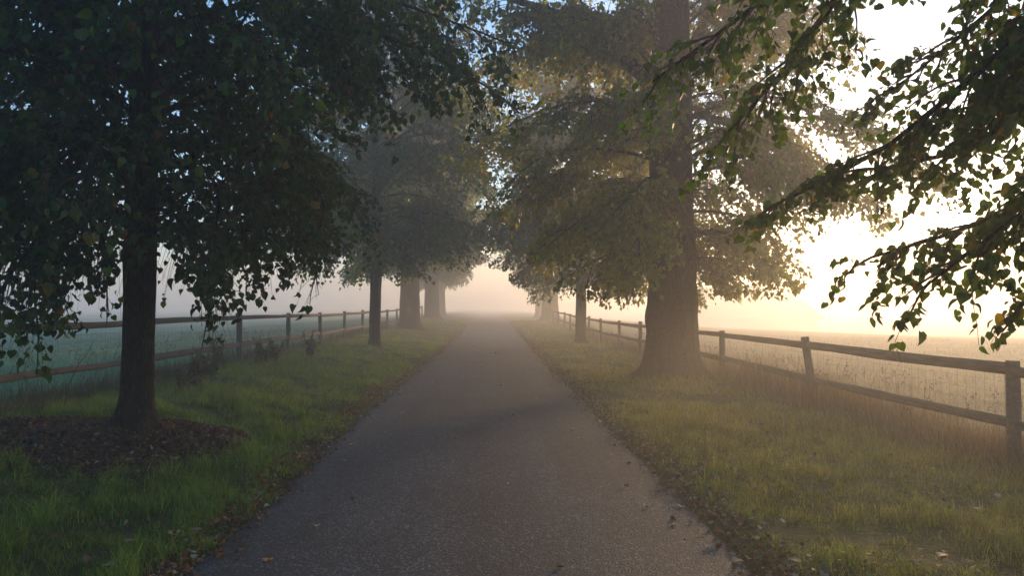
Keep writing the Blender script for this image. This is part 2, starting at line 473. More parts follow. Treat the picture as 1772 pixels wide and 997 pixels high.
T1 = np.array((-3.85, 8.3))             # the near tree on the mulch mound
def bed_r(x, y):
    dx, dy = x - T1[0], y - T1[1]
    rx = np.where(dx < 0, 1.7, 1.2); ryy = np.where(dy < 0, 1.7, 1.15)
    a = np.arctan2(dy, dx)
    return np.sqrt((dx / rx) ** 2 + (dy / ryy) ** 2) * (1 + 0.07 * np.sin(3 * a + 1) + 0.05 * np.sin(7 * a))
def bed_z(x, y):
    r = np.clip(bed_r(x, y), 0, 1.15)
    return gz(x, y) * 0.5 + 0.5 * 0.16 + 0.16 * (1 - r) ** 1.0 * (r < 1) + 0.02 * noise2(x * 5, y * 5, 51) - 0.03 * sstep(0.9, 1.15, r) * 3
aa = np.linspace(0, 2 * math.pi, 64, endpoint=False); rr = np.linspace(0, 1.15, 18)
A, RR = np.meshgrid(aa, rr, indexing='ij')
bx = T1[0] + np.cos(A) * RR * np.where(np.cos(A) < 0, 1.7, 1.2)
by = T1[1] + np.sin(A) * RR * np.where(np.sin(A) < 0, 1.7, 1.15)
V = np.stack((bx, by, bed_z(bx, by)), -1)
ii, jj = np.meshgrid(np.arange(64), np.arange(17), indexing='ij'); i2 = (ii + 1) % 64
Fq = np.stack((ii * 18 + jj, ii * 18 + jj + 1, i2 * 18 + jj + 1, i2 * 18 + jj), -1).reshape(-1, 4)
mb = MB(); mb.add(V, None, Fq)
bed = mb.build('mulch_ground', M_SOIL, smooth=True)
tag(bed, 'dark mulch mound round the foot of the nearest trunk', kind='structure')

def top_z(x, y):
    z = gz(x, y)
    return np.where(bed_r(x, y) < 1.0, np.maximum(z, bed_z(x, y)), z)

# ------------------------------------------------------------------ fences
def fence(name, label, xf, posts, zt, zl, post_h, seed, rail_r, post_r, leans=None, sq=(0.8, 1.15), wave=0.016):
    rng = np.random.default_rng(seed)
    base = np.array((xf, posts[0], float(gz(xf, posts[0]))))
    root = empty(name, base)
    tag(root, label, 'fence')
    tops = []
    for i, y in enumerate(posts):
        g = float(gz(xf, y)); x = xf + rng.uniform(-0.04, 0.04)
        lx, ly = (leans or {}).get(i, (rng.uniform(-0.03, 0.03), rng.uniform(-0.03, 0.03)))
        hgt = post_h + rng.uniform(-0.03, 0.04)
        s = np.array((-0.25, 0.0, 0.3, 0.6, 0.9, 0.98, 1.0)) * hgt
        pts = np.stack((x + lx * s, y + ly * s, g + s), -1)
        rad = post_r * np.array((1.08, 1.05, 1.0, 0.98, 0.96, 0.95, 0.88)) * rng.uniform(0.92, 1.08)
        m = MB(); m.tube(pts, rad, 10, cap=True, jit=0.035, rng=rng)
        m.build('post', M_POST, root, smooth=False, offset=base)
        tops.append((x, y, g, lx, ly))
    for lvl, zz in ((0, zt), (1, zl)):
        for i in range(len(posts) - 1):
            a, b = tops[i], tops[i + 1]
            za = a[2] + zz + rng.uniform(-0.02, 0.02); zb = b[2] + zz + rng.uniform(-0.02, 0.02)
            p0 = np.array((a[0] + a[3] * zz, a[1] - 0.06, za)); p1 = np.array((b[0] + b[3] * zz, b[1] + 0.06, zb))
            t = np.linspace(0, 1, 12)[:, None]
            pts = p0 * (1 - t) + p1 * t
            pts[:, 2] -= (0.05 * (t * (1 - t)) * rng.uniform(0.0, 1.0))[:, 0]
            pts[:, 2] += wave * noise2(t[:, 0] * 2.5, i * 3.3 + lvl * 9, seed)
            pts[:, 0] += wave * noise2(t[:, 0] * 2.5, i * 5.1 + lvl * 7, seed + 1)
            rad = rail_r * rng.uniform(0.9, 1.1) * (1 + 0.1 * noise2(t[:, 0] * 5, i * 2.2, seed + 2)) * np.linspace(1.06, 0.94, 12)
            m = MB(); m.tube(pts, rad, 8, cap=True, squash=sq, jit=0.05, rng=rng)
            m.build('rail', M_RAIL, root, smooth=False, offset=base)
    for i in range(len(posts) - 1):
        if posts[i] > 33: break
        a, b = tops[i], tops[i + 1]
        m = MB()
        off = 0.09 if xf > 0 else -0.09
        for hz in np.linspace(0.05, zt - 0.02, 9):
            t = np.linspace(0, 1, 7)[:, None]
            P = np.array((a[0] + off, a[1], a[2] + hz)) * (1 - t) + np.array((b[0] + off, b[1], b[2] + hz)) * t
            P[:, 2] += 0.008 * noise2(t[:, 0] * 5, hz * 9 + i, 3)
            m.tube(P, np.full(7, 0.0016), 3)
        L = b[1] - a[1]
        for y in np.arange(0.1, L, 0.15):
            t = y / L
            x = a[0] * (1 - t) + b[0] * t + off; z = a[2] * (1 - t) + b[2] * t
            m.tube(np.array(((x, a[1] + y, z + 0.04), (x + 0.004, a[1] + y + 0.01, z + zt * 0.5), (x, a[1] + y, z + zt - 0.02))), np.full(3, 0.0013), 3)
        m.build('wire_mesh', M_WIRE, root, offset=base)
    return root

LEFT_POSTS = [4.4, 8.5, 12.9, 18.2, 22.7, 26.9, 31.1, 35.4, 39.8, 44.2, 48.7, 53.1, 57.5, 62, 66.4]
RIGHT_POSTS = [3.0, 7.1, 11.5, 16.2, 20.6, 25.0, 29.3, 33.7, 38.1, 42.5, 47, 51.4, 55.8, 60.2]
fence('fence', 'two-rail pole fence beside the green meadow, behind the mulched tree', -6.05, LEFT_POSTS, 1.04, 0.40, 1.17, 11, 0.05, 0.068)
fence('fence', 'two-rail sawn timber fence in front of the sunlit meadow and barn', 4.98, RIGHT_POSTS, 0.97, 0.46, 1.08, 12, 0.054, 0.068,
      leans={2: (-0.10, 0.10), 1: (0.0, 0.0)}, sq=(0.62, 1.12), wave=0.006)

# ------------------------------------------------------------------ leaves
def heart(lod):
    if lod == 2:
        v = [(0, 0.04, 0), (0, 1, -0.10), (-0.46, 0.34, 0.09), (0.46, 0.34, 0.09)]
        return np.array(v, float), np.array([(0, 1, 2), (0, 3, 1)])
    v = [(0, 0.09, 0), (0, 0.45, 0.0), (0, 1.0, -0.2)]
    half = [(0.25, 0.0, 0.05), (0.47, 0.22, 0.10), (0.42, 0.5, 0.07), (0.2, 0.78, -0.03)]
    v += [(-a, b, c) for a, b, c in half] + [(a, b, c) for a, b, c in half]
    f = [(0, 1, 3), (3, 1, 4), (4, 1, 5), (5, 1, 6), (6, 1, 2), (0, 7, 1), (7, 8, 1), (8, 9, 1), (9, 10, 1), (10, 2, 1)]
    return np.array(v, float), np.array(f)

def leaf_frames(rng, P, axis_dir, up_bias=1.0):
    y = norm(axis_dir)
    r = rng.normal(size=P.shape); r[:, 2] += up_bias
    x = norm(np.cross(y, r)); z = np.cross(x, y)
    return x, y, z

def add_leaves(mb, P, fr, size, colr, lod, rng):
    tv, tf = heart(lod)
    x, y, z = fr
    n, k = len(P), len(tv)
    if n == 0: return
    curl = rng.uniform(0.1, 2.8, (n, 1))
    wid = rng.uniform(0.82, 1.1, (n, 1))
    V = P[:, None] + size[:, None, None] * (x[:, None] * (tv[:, 0] * wid)[..., None] + y[:, None] * tv[:, 1][None, :, None] + z[:, None] * (tv[:, 2] * curl)[..., None])
    Fc = (np.arange(n) * k)[:, None, None] + tf[None]
    c = np.repeat(colr, k, axis=0)
    mb.add(V.reshape(-1, 3), Fc.reshape(-1, 3), None, c)

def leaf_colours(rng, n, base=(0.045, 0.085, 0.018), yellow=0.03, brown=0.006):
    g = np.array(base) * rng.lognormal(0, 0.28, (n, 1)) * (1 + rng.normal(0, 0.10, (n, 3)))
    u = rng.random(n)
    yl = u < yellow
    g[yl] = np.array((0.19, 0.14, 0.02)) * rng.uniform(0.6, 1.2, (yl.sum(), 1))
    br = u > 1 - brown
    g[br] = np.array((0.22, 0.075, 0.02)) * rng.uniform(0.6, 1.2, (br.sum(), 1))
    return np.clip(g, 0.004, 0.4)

VARIANT_COL = [(0.045, 0.085, 0.018), (0.035, 0.07, 0.016), (0.058, 0.1, 0.02), (0.04, 0.078, 0.022), (0.07, 0.105, 0.02), (0.17, 0.13, 0.02)]
LEAF_VARIANTS = []
for i, c in enumerate(VARIANT_COL):
    tv, tf = heart(1)
    m = MB(); m.add(tv * np.array((1, 1, 0.6 + 0.25 * i)), tf, None, c)
    LEAF_VARIANTS.append(m.mesh('leaf', M_LEAF))

# ------------------------------------------------------------------ trees
def curve(start, d, L, droop, K, rng, wig=0.0):
    """N drooping polylines: start (N,3), unit d (N,3), L (N,), droop (N,) -> (N,K,3)"""
    s = np.linspace(0, 1, K)[None, :, None]
    L = np.asarray(L).reshape(-1, 1, 1); droop = np.asarray(droop).reshape(-1, 1, 1)
    P = start[:, None] + L * (d[:, None] * s + np.array((0, 0, -1.0)) * droop * s * s)
    if wig:
        ph = rng.uniform(0, 6.28, (len(start), 1, 3)); fr = rng.uniform(3, 7, (len(start), 1, 3))
        P = P + wig * L * s * np.sin(s * fr + ph) * np.array((1, 1, 0.6))
    return P

def sample_poly(P, u):
    """points and tangents at parameter u (N,) on polylines P (N,K,3)"""
    K = P.shape[1]
    x = np.clip(u * (K - 1), 0, K - 1.001); i = x.astype(int); f = (x - i)[:, None]
    n = np.arange(len(P))
    a, b = P[n, i], P[n, i + 1]
    return a * (1 - f) + b * f, norm(b - a)

def truncate(P, keep):
    """cut each polyline where it first leaves the crown's envelope; drop the stubs"""
    n, K = P.shape[:2]
    ok = keep(P.reshape(-1, 3), True).reshape(n, K)
    ok[:, 0] = True
    first = np.where(ok.all(1), K, np.argmin(ok, axis=1))
    u = (first - 1) / (K - 1)
    Q = np.stack([sample_poly(P, u * t)[0] for t in np.linspace(0, 1, K)], 1)
    return Q, u > 0.2, u

def side_dir(t, rng, sign, ang, flat=0.35):
    """direction leaving tangent t sideways at angle ang, mostly in the flat plane of a spray"""
    up = np.tile(np.array((0, 0, 1.0)), (len(t), 1)) + rng.normal(0, 0.25, t.shape)
    s = norm(np.cross(t, up)) * sign[:, None]
    v = norm(s + rng.normal(0, flat, t.shape))
    return norm(t * np.cos(ang)[:, None] + v * np.sin(ang)[:, None])

def foliate(limbs, rng, sec_step, sec_len, twig_step, twig_len, leaf_step, leaf_size, keep=None, sec_droop=0.35, twig_droop=0.7, u0=0.2, hang=0.8, keep_leaf=None, flat=0.6):
    """limbs (N,K,3) -> secondaries, twigs, leaf anchors"""
    seg = np.linalg.norm(np.diff(limbs, axis=1), axis=2).sum(1)
    cnt = np.maximum(2, (seg * (1 - u0) / sec_step).astype(int))
    idx = np.repeat(np.arange(len(limbs)), cnt)
    k = np.concatenate([np.arange(c) for c in cnt])
    u = u0 + (1 - u0) * (k + rng.uniform(0.1, 0.9, len(k))) / cnt[idx]
    p, t = sample_poly(limbs[idx], u)
    sign = np.where(k % 2 == 0, 1.0, -1.0)
    ang = rng.uniform(0.6, 1.15, len(k)) * (1 - 0.45 * u)
    d = side_dir(t, rng, sign, ang, flat)
    Ls = sec_len * np.clip(seg[idx] * 0.36 * (1.2 - u), 0.45, 2.0) * rng.uniform(0.6, 1.25, len(k))
    S = curve(p, d, Ls, sec_droop * rng.uniform(0.3, 1.4, len(k)), 7, rng, 0.03)
    if keep_leaf is not None:
        S, ok, cut = truncate(S, keep_leaf); Ls = Ls * cut; S, Ls = S[ok], Ls[ok]
    # twigs on the secondaries and on the outer half of the limbs
    cnt = np.maximum(2, (Ls / twig_step).astype(int))
    idx = np.repeat(np.arange(len(S)), cnt); k = np.concatenate([np.arange(c) for c in cnt])
    u = 0.12 + 0.88 * (k + rng.uniform(0.1, 0.9, len(k))) / cnt[idx]
    p, t = sample_poly(S[idx], u)
    sign = np.where(k % 2 == 0, 1.0, -1.0)
    d = side_dir(t, rng, sign, rng.uniform(0.4, 1.1, len(k)), 0.5)
    Lt = twig_len * rng.uniform(0.5, 1.3, len(k)) * (1.1 - 0.35 * u)
    T = curve(p, d, Lt, twig_droop * rng.uniform(0.2, 1.5, len(k)), 5, rng, 0.04)
    if keep_leaf is not None:
        T, ok, cut = truncate(T, keep_leaf); Lt = Lt * cut; T, Lt = T[ok], Lt[ok]
    allp = T; allL = Lt
    cnt = np.maximum(2, (allL / leaf_step).astype(int))
    idx = np.repeat(np.arange(len(allp)), cnt); k = np.concatenate([np.arange(c) for c in cnt])
    u = 0.1 + 0.9 * (k + 0.8) / cnt[idx]
    p, t = sample_poly(allp[idx], np.minimum(u, 1))
    sign = np.where(k % 2 == 0, 1.0, -1.0)
    sd = side_dir(t, rng, sign, np.full(len(k), 1.0), 0.4)
    P = p + sd * 0.025 * rng.uniform(0.3, 1.4, (len(k), 1))
    ax = sd * 0.8 + t * 0.4 + np.array((0, 0, -hang)) * rng.uniform(0.2, 1.6, (len(k), 1)) + rng.normal(0, 0.45, P.shape)
    size = leaf_size * np.clip(rng.normal(0.95, 0.28, len(k)), 0.4, 1.5)
    if keep_leaf is not None:
        ok = keep_leaf(P + np.array((0, 0, -0.05)), False); P, ax, size = P[ok], ax[ok], size[ok]
    return S, T, P, ax, size

def trunk_mesh(mb, r0, H, flare, rng, lean=(0, 0), sides=40, rings=46, top=0.3, knots=1.0):
    z = np.concatenate((np.linspace(-0.25, 0.9, 16, endpoint=False), np.linspace(0.9, H, rings - 16)))
    if sides > 60: z = np.concatenate((np.linspace(-0.25, 0.9, 24, endpoint=False), np.linspace(0.9, H, 90)))
    th = np.linspace(0, 2 * math.pi, sides, endpoint=False)
    Z, TH = np.meshgrid(z, th, indexing='ij')
    zz = np.maximum(Z, 0)
    taper = 1 - (1 - top) * (zz / H) ** 1.7
    ph = rng.uniform(0, 6.28, 3)
    but = 1 + 0.35 * np.cos(5 * TH + ph[0]) + 0.25 * np.cos(3 * TH + ph[1])
    fl = flare * np.exp(-zz / (0.3 * r0 + 0.08)) * but
    px = np.cos(TH) * 2.2; py = np.sin(TH) * 2.2
    rough = 0.05 * knots * noise2(px + 7 * py, Z * 1.3 / max(r0, .2), 61) + 0.03 * noise2(TH * 5.1, Z * 3.0, 62) * 0.6
    rough += 0.045 * knots * noise2(px * 1.3 + 3.1, Z * 0.6 + py * 1.2, 63) + 0.05 * knots * noise2(TH * 3.2 + Z * 0.3, Z * 0.5, 65)
    for _ in range(int(7 * knots)):
        t0, z0_ = rng.uniform(0, 6.28), rng.uniform(0.3, H * 0.6); wd = rng.uniform(0.12, 0.3)
        dth = np.abs((TH - t0 + math.pi) % (2 * math.pi) - math.pi)
        rough = rough + rng.uniform(0.05, 0.14) * np.exp(-(dth * r0 / (wd * 0.8)) ** 2 - ((Z - z0_) / wd) ** 2)
    if sides > 60: rough = rough + 0.035 * np.abs(noise2(TH * 9.5 + 0.3 * np.sin(Z * 2), Z * 0.9, 66)) * 1.3
    rad = r0 * (taper + fl + rough)
    wob = 0.04 * noise2(Z * 0.5, ph[2], 64) * sstep(0.5, 3, Z)
    X = np.cos(TH) * rad + lean[0] * zz + wob; Y = np.sin(TH) * rad + lean[1] * zz + wob * 0.6
    V = np.stack((X, Y, Z), -1)
    n, s = len(z), sides
    i = np.arange(n - 1)[:, None] * s; j = np.arange(s)[None]; k = (j + 1) % s
    f = np.stack((i + j, i + k, i + s + k, i + s + j), -1).reshape(-1, 4)
    mb.add(V.reshape(-1, 3), None, f)

def make_tree(name, label, base, r0, H, seed, radius_at, low, n_limbs, group=None, flare=0.6, lean=(0, 0), near=False, lod=2,
              sec_step=0.3, sec_len=1.0, twig_step=0.16, twig_len=0.36, leaf_step=0.055, leaf_size=0.085, keep=None, keep_leaf=None,
              el=(0.05, 0.9), droop=(0.75, 0.2), base_col=(0.045, 0.085, 0.018), yellow=0.03, singles=0, extra=None, trunk_sides=96, twigs_built=True, az=None, thick=None, twig_droop=0.9, trunk_top=0.3):
    rng = np.random.default_rng(seed)
    base = np.array((base[0], base[1], float(top_z(base[0], base[1]))), float)
    root = empty(name, base)
    tag(root, label, 'tree', group)
    m = MB(); trunk_mesh(m, r0, H * 0.88, flare, rng, lean, trunk_sides, top=trunk_top)
    trunk = m.build('trunk', M_BARK, root, smooth=True)
    # limbs
    q = (np.arange(n_limbs) + rng.uniform(0.2, 0.8, n_limbs)) / n_limbs
    hz = low + (H * 0.9 - low) * q ** 1.15
    a = np.arange(n_limbs) * 2.399963 + rng.uniform(-0.4, 0.4, n_limbs)
    if az is not None: a = az(a, q)
    e = el[0] + (el[1] - el[0]) * q + rng.normal(0, 0.2, n_limbs)
    L = np.array([radius_at(hh, aa) for hh, aa in zip(hz, a)]) * rng.uniform(0.62, 1.15, n_limbs)
    dr = droop[0] + (droop[1] - droop[0]) * q
    st = np.stack((lean[0] * hz, lean[1] * hz, hz), -1) + base
    d = np.stack((np.cos(a) * np.cos(e), np.sin(a) * np.cos(e), np.sin(e)), -1)
    # droop acts mostly on the outer half
    limbs = curve(st, d, L, dr, 12, rng, 0.035)
    if keep_leaf is not None:
        limbs, ok, cut = truncate(limbs, keep_leaf); limbs = limbs[ok]
    if extra is not None: limbs = np.vstack((limbs, extra))
    nl = len(limbs)
    tr = r0 * (1 - 0.7 * np.clip((limbs[:, 0, 2] - base[2]) / (H * 0.88), 0, 1) ** 1.7)
    lens = np.linalg.norm(np.diff(limbs, axis=1), axis=2).sum(1)
    lr = np.minimum(tr * 0.5, 0.009 * lens + 0.01)
    if thick is not None: lr[-len(thick):] = thick
    for i in range(nl):
        m = MB(); m.tube(limbs[i], np.linspace(1, 0.15, 12) * lr[i], 6)
        m.build('limb', M_BARK, root, smooth=True, offset=base)
    S, T, P, ax, size = foliate(limbs, rng, sec_step, sec_len, twig_step, twig_len, leaf_step, leaf_size, keep_leaf=keep_leaf, twig_droop=twig_droop)
    fr = leaf_frames(rng, P, ax)
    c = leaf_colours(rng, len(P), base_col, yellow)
    mb = MB()
    mb.tubes(S, np.full(len(S), 0.012), np.full(len(S), 0.004), 3, (0.05, 0.042, 0.03))
    if twigs_built: mb.tubes(T, np.full(len(T), 0.0032), np.full(len(T), 0.0014), 3, (0.06, 0.05, 0.03))
    pick = np.zeros(len(P), bool)
    if singles:
        u, v, dep = project(P)
        vis = (u > -20) & (u < 1792) & (v > -20) & (v < 1017) & (dep > 0.3)
        sc_ = np.where(vis, size / np.maximum(dep, 0.3), 0)
        pick[np.argsort(-sc_)[:singles]] = True
    rest = ~pick
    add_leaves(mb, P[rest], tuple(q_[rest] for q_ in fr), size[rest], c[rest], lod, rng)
    crown = mb.build('crown', M_LEAF, root, offset=base, kind='stuff')
    for i in np.nonzero(pick)[0]:
        yel = c[i, 0] > c[i, 1]
        o = bpy.data.objects.new('leaf', LEAF_VARIANTS[5 if yel else int(rng.integers(0, 5))])
        col.objects.link(o); o.parent = crown
        x, y, z = (fr[0][i], fr[1][i], fr[2][i])
        s = float(size[i]); p = P[i] - base
        o.matrix_local = Matrix(((x[0] * s, y[0] * s, z[0] * s, p[0]), (x[1] * s, y[1] * s, z[1] * s, p[1]), (x[2] * s, y[2] * s, z[2] * s, p[2]), (0, 0, 0, 1)))
    print('TREE', label[:40], 'leaves', len(P), 'twigs', len(T))
    return root

def poly(points, K=12):
    p = np.array(points, float)
    s = np.concatenate(([0], np.cumsum(np.linalg.norm(np.diff(p, axis=0), axis=1)))); s /= s[-1]
    # smooth interpolation through the control points
    u = np.linspace(0, 1, 60); q = np.stack([np.interp(u, s, p[:, i]) for i in range(3)], -1)
    for _ in range(12): q[1:-1] = 0.25 * q[:-2] + 0.5 * q[1:-1] + 0.25 * q[2:]
    u2 = np.linspace(0, 59, K); i = np.minimum(u2.astype(int), 58); f = (u2 - i)[:, None]
    return q[i] * (1 - f) + q[i + 1] * f
# --- the near linden on the mulch mound
HANG = [(185, 560, 7.9), (60, 530, 6.6), (365, 545, 7.6), (20, 510, 8.2), (120, 500, 9.0), (548, 490, 8.4)]
tz0 = float(top_z(*T1))
EXL = np.stack([poly([np.array((T1[0] + 0.05, T1[1], tz0 + 2.6 + 0.07 * i)), 0.45 * at(px, 300, Y) + 0.55 * np.array((T1[0], T1[1], tz0 + 3.6)), at(px + (20 if px > 245 else -20), 330, Y), at(px, 0.5 * (330 + py), Y), at(px, py, Y)]) for i, (px, py, Y) in enumerate(HANG)])
def rad_l1(h, a):
    return 4.75 * (0.8 + 0.2 * sstep(1.5, 3.5, h)) * (1 - 0.75 * sstep(6.5, 10.5, h))
def keep_l1(p, wood):
    dx = p[:, 0] - T1[0]
    low = 1.8 + 0.3 * noise2(p[:, 0] * 1.3, p[:, 1] * 1.3, 71) + 0.4 * noise2(p[:, 0] * 3.0, p[:, 1] * 3.0, 72) - (0 if wood else 0.3)
    low = low + 1.9 * sstep(1.5, 2.8, dx)
    low = low - 0.25 * sstep(-0.5, -2.0, p[:, 1] - T1[1]) * (dx < 0.5)
    for e in EXL[:, -1]: low = low - 0.8 * np.exp(-((p[:, 0] - e[0]) ** 2 + (p[:, 1] - e[1]) ** 2) / 0.22 ** 2)
    clear = (np.hypot(dx, p[:, 1] - T1[1]) > 0.28) | (p[:, 2] > 3.2)
    if wood: return (p[:, 2] > low) & (p[:, 0] < 0.35)
    gap = noise2(p[:, 0] * 2.6 + p[:, 2] * 1.9, p[:, 1] * 2.6 - p[:, 2] * 2.2, 77) * 0.7 + noise2(p[:, 0] * 6 + p[:, 2] * 4, p[:, 1] * 6 - p[:, 2] * 5, 78) * 0.3
    return (p[:, 2] > low) & clear & (gap > -0.42 + 0.22 * sstep(3.8, 2.4, p[:, 2]))
make_tree('linden_tree', 'slender dark linden with drooping branches standing on a mulch mound', (T1[0], T1[1]), 0.158, 10.5, 101, rad_l1, 2.0, 92,
          flare=0.8, lean=(0.012, 0.004), lod=1, sec_step=0.17, sec_len=1.05, twig_step=0.085, twig_len=0.42, leaf_step=0.045, leaf_size=0.077, keep_leaf=keep_l1, twig_droop=1.2,
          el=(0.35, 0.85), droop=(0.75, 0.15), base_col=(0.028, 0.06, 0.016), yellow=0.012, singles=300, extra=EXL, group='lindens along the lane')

# --- the big linden across the lane
T2 = np.array((4.12, 17.0))
def rad_r1(h, a):
    k = 5.1 * (0.8 + 0.2 * sstep(1.8, 4.0, h)) * (1 - 0.7 * sstep(8.5, 13.5, h))
    right = max(0.0, math.cos(a))
    return k * (1 + 0.12 * right * float(sstep(4, 6, h)) - 0.22 * right * (1 - float(sstep(3, 5, h))))
def keep_r1(p, wood):
    dx = p[:, 0] - T2[0]
    low = 1.9 + 0.35 * noise2(p[:, 0] * 1.1, p[:, 1] * 1.1, 73) + 0.3 * noise2(p[:, 0] * 2.2, p[:, 1] * 2.2, 74) - (0 if wood else 0.3)
    low = low + 1.7 * sstep(-2.0, -4.6, dx) + 1.2 * sstep(1.7, 3.4, dx)
    clear = (np.hypot(dx, p[:, 1] - T2[1]) > 0.75) | (p[:, 2] > 5.0)
    front = (np.abs(dx - 0.0) < 0.6) & (p[:, 1] < T2[1] + 0.3) & (p[:, 2] < 9.0)
    if wood: return p[:, 2] > low
    gap = noise2(p[:, 0] * 1.5 + p[:, 2] * 1.2, p[:, 1] * 1.5 - p[:, 2] * 1.3, 79) * 0.7 + noise2(p[:, 0] * 4 + p[:, 2] * 3, p[:, 1] * 4 - p[:, 2] * 3, 80) * 0.3
    return (p[:, 2] > low) & clear & ~front & (gap > -0.33)
tz1 = float(top_z(*T2))
def on_t2(dx, dy, h): return (T2[0] + dx, T2[1] + dy, tz1 + h)
EXR = np.stack([poly([on_t2(-0.1, 0, 6.0), on_t2(-0.7, -0.2, 6.9), on_t2(-2.2, -0.5, 8.0), on_t2(-4.3, -0.9, 8.5), on_t2(-5.2, -1.0, 8.3)]),
                poly([on_t2(0.1, 0, 6.8), on_t2(0.7, 0.3, 8.0), on_t2(1.8, 0.8, 9.6), on_t2(3.0, 1.0, 10.6)]),
                poly([on_t2(0.0, 0.1, 6.2), on_t2(-0.5, 0.9, 7.4), on_t2(-1.2, 2.3, 8.6), on_t2(-2.0, 3.5, 9.2)])])
make_tree('linden_tree', 'massive old linden trunk with sunlit crown beside the timber fence', (T2[0], T2[1]), 0.53, 14.0, 202, rad_r1, 2.3, 105,
          flare=0.85, lod=2, sec_step=0.17, sec_len=1.15, twig_step=0.09, twig_len=0.45, leaf_step=0.058, leaf_size=0.112, keep_leaf=keep_r1,
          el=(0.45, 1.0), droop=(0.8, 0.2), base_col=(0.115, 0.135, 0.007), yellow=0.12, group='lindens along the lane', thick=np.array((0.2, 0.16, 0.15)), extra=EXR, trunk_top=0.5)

# --- the tree beside the camera whose branches hang into the upper corner (trunk stands just out of the photo)
T0 = np.array((4.35, 1.4))
tz = float(top_z(*T0))
def from_trunk(h): return np.array((T0[0], T0[1], tz + h))
EX = np.stack([
    poly([from_trunk(3.6), at(1560, -260, 3.6), at(1480, -40, 4.1), at(1360, 120, 4.5), at(1255, 235, 4.7)]),
    poly([from_trunk(3.7), at(1620, -300, 3.7), at(1400, -60, 4.3), at(1240, 60, 4.7), at(1130, 140, 4.9)]),
    poly([from_trunk(3.2), at(1900, -60, 3.4), at(1700, 120, 4.2), at(1520, 270, 4.8), at(1330, 360, 5.2)]),
    poly([from_trunk(3.0), at(1950, 40, 3.3), at(1790, 190, 4.0), at(1640, 280, 4.5), at(1430, 300, 5.0)]),
    poly([from_trunk(2.7), at(1990, 190, 3.2), at(1820, 330, 3.6), at(1720, 405, 3.9), at(1595, 500, 4.1)]),
    poly([from_trunk(2.8), at(1960, 150, 3.3), at(1840, 300, 3.9), at(1745, 375, 4.3), at(1510, 445, 4.4)]),
    poly([from_trunk(2.4), at(2060, 380, 3.1), at(1940, 415, 3.5), at(1870, 460, 3.7), at(1770, 520, 3.9)]),
    poly([from_trunk(3.4), at(1900, -160, 3.6), at(1760, -20, 4.3), at(1640, 80, 4.8), at(1540, 160, 5.2)]),
    poly([from_trunk(3.3), at(1980, -60, 3.6), at(1850, 60, 4.0), at(1740, 170, 4.6), at(1620, 200, 5.2)]),
])
make_tree('linden_tree', 'close linden branches with big backlit leaves hanging in front of the sun', (T0[0], T0[1]), 0.3, 9.5, 303,
          lambda h, a: 3.0 * (1 - 0.6 * float(sstep(5, 9.5, h))), 4.2, 12, extra=EX, lod=1, sec_step=0.085, sec_len=0.42, twig_step=0.055, twig_len=0.26,
          leaf_step=0.029, leaf_size=0.056, el=(0.3, 0.9), droop=(0.3, 0.1), base_col=(0.045, 0.08, 0.014), yellow=0.04, singles=300, twig_droop=0.4,
          az=lambda a, q: -0.6 + 1.2 * np.sin(a * 3.3), group='lindens along the lane')

# --- the rest of the avenue, fading into the fog
def avenue(label, x, y, r0, H, seed, rad, low_edge, low, n, lean=(0, 0), flare=0.6, leaf=0.13, lsz=0.08, ty=0.12):
    def keep(p, wood):
        dx = p[:, 0] - x; ix = -np.sign(x) * dx          # towards the lane
        lo = low_edge + 0.5 * noise2(p[:, 0], p[:, 1], seed) + 0.3 * noise2(p[:, 0] * 2, p[:, 1] * 2, seed + 1) - (0 if wood else 0.3)
        return (p[:, 2] - float(top_z(x, y)) > lo + 1.6 * sstep(1.5, 4.5, ix)) & (wood | (np.hypot(dx, p[:, 1] - y) > r0 + 0.15))
    return make_tree('linden_tree', label, (x, y), r0, H, seed, lambda h, a: rad * (0.85 + 0.15 * float(sstep(low, low + 2, h))) * (1 - 0.65 * float(sstep(H * 0.7, H * 1.0, h))),
                     low, n, lod=2, sec_step=0.21, sec_len=1.2, twig_step=ty, twig_len=0.5, leaf_step=lsz, leaf_size=leaf, keep_leaf=keep, el=(0.4, 1.0), droop=(0.7, 0.15),
                     flare=flare, lean=lean, trunk_sides=28, twigs_built=False, group='lindens along the lane', yellow=0.03)
avenue('thin straight young linden beside the green meadow, next after the mulched tree', -4.2, 27.3, 0.2, 13.8, 404, 5.5, 2.5, 3.0, 100, flare=0.5, leaf=0.13)
avenue('thick linden with flared foot behind the thin young tree', -4.75, 44, 0.58, 14.2, 405, 6.8, 3.3, 3.8, 110, leaf=0.17)
avenue('hazy thick linden past the flared trunk, half lost in fog', -5.2, 66, 0.64, 14.2, 406, 7.0, 3.4, 4.2, 84, leaf=0.17)
avenue('faintest linden of the green-meadow row, almost swallowed by fog', -6.2, 92, 0.6, 14.2, 407, 5.4, 3.4, 4.2, 66, leaf=0.2)
avenue('thin linden trunk seen under the big crown, on the timber-fence side', 3.95, 33, 0.23, 13.8, 408, 5.6, 2.2, 3.0, 100, leaf=0.14)
avenue('hazy thick linden with wide foot on the timber-fence side', 5.5, 70, 0.75, 14.2, 409, 7.0, 3.4, 4.2, 84, leaf=0.17)
avenue('faintest linden of the timber-fence row, almost swallowed by fog', 6.2, 95, 0.6, 14.2, 410, 5.2, 3.4, 4.2, 66, leaf=0.2)

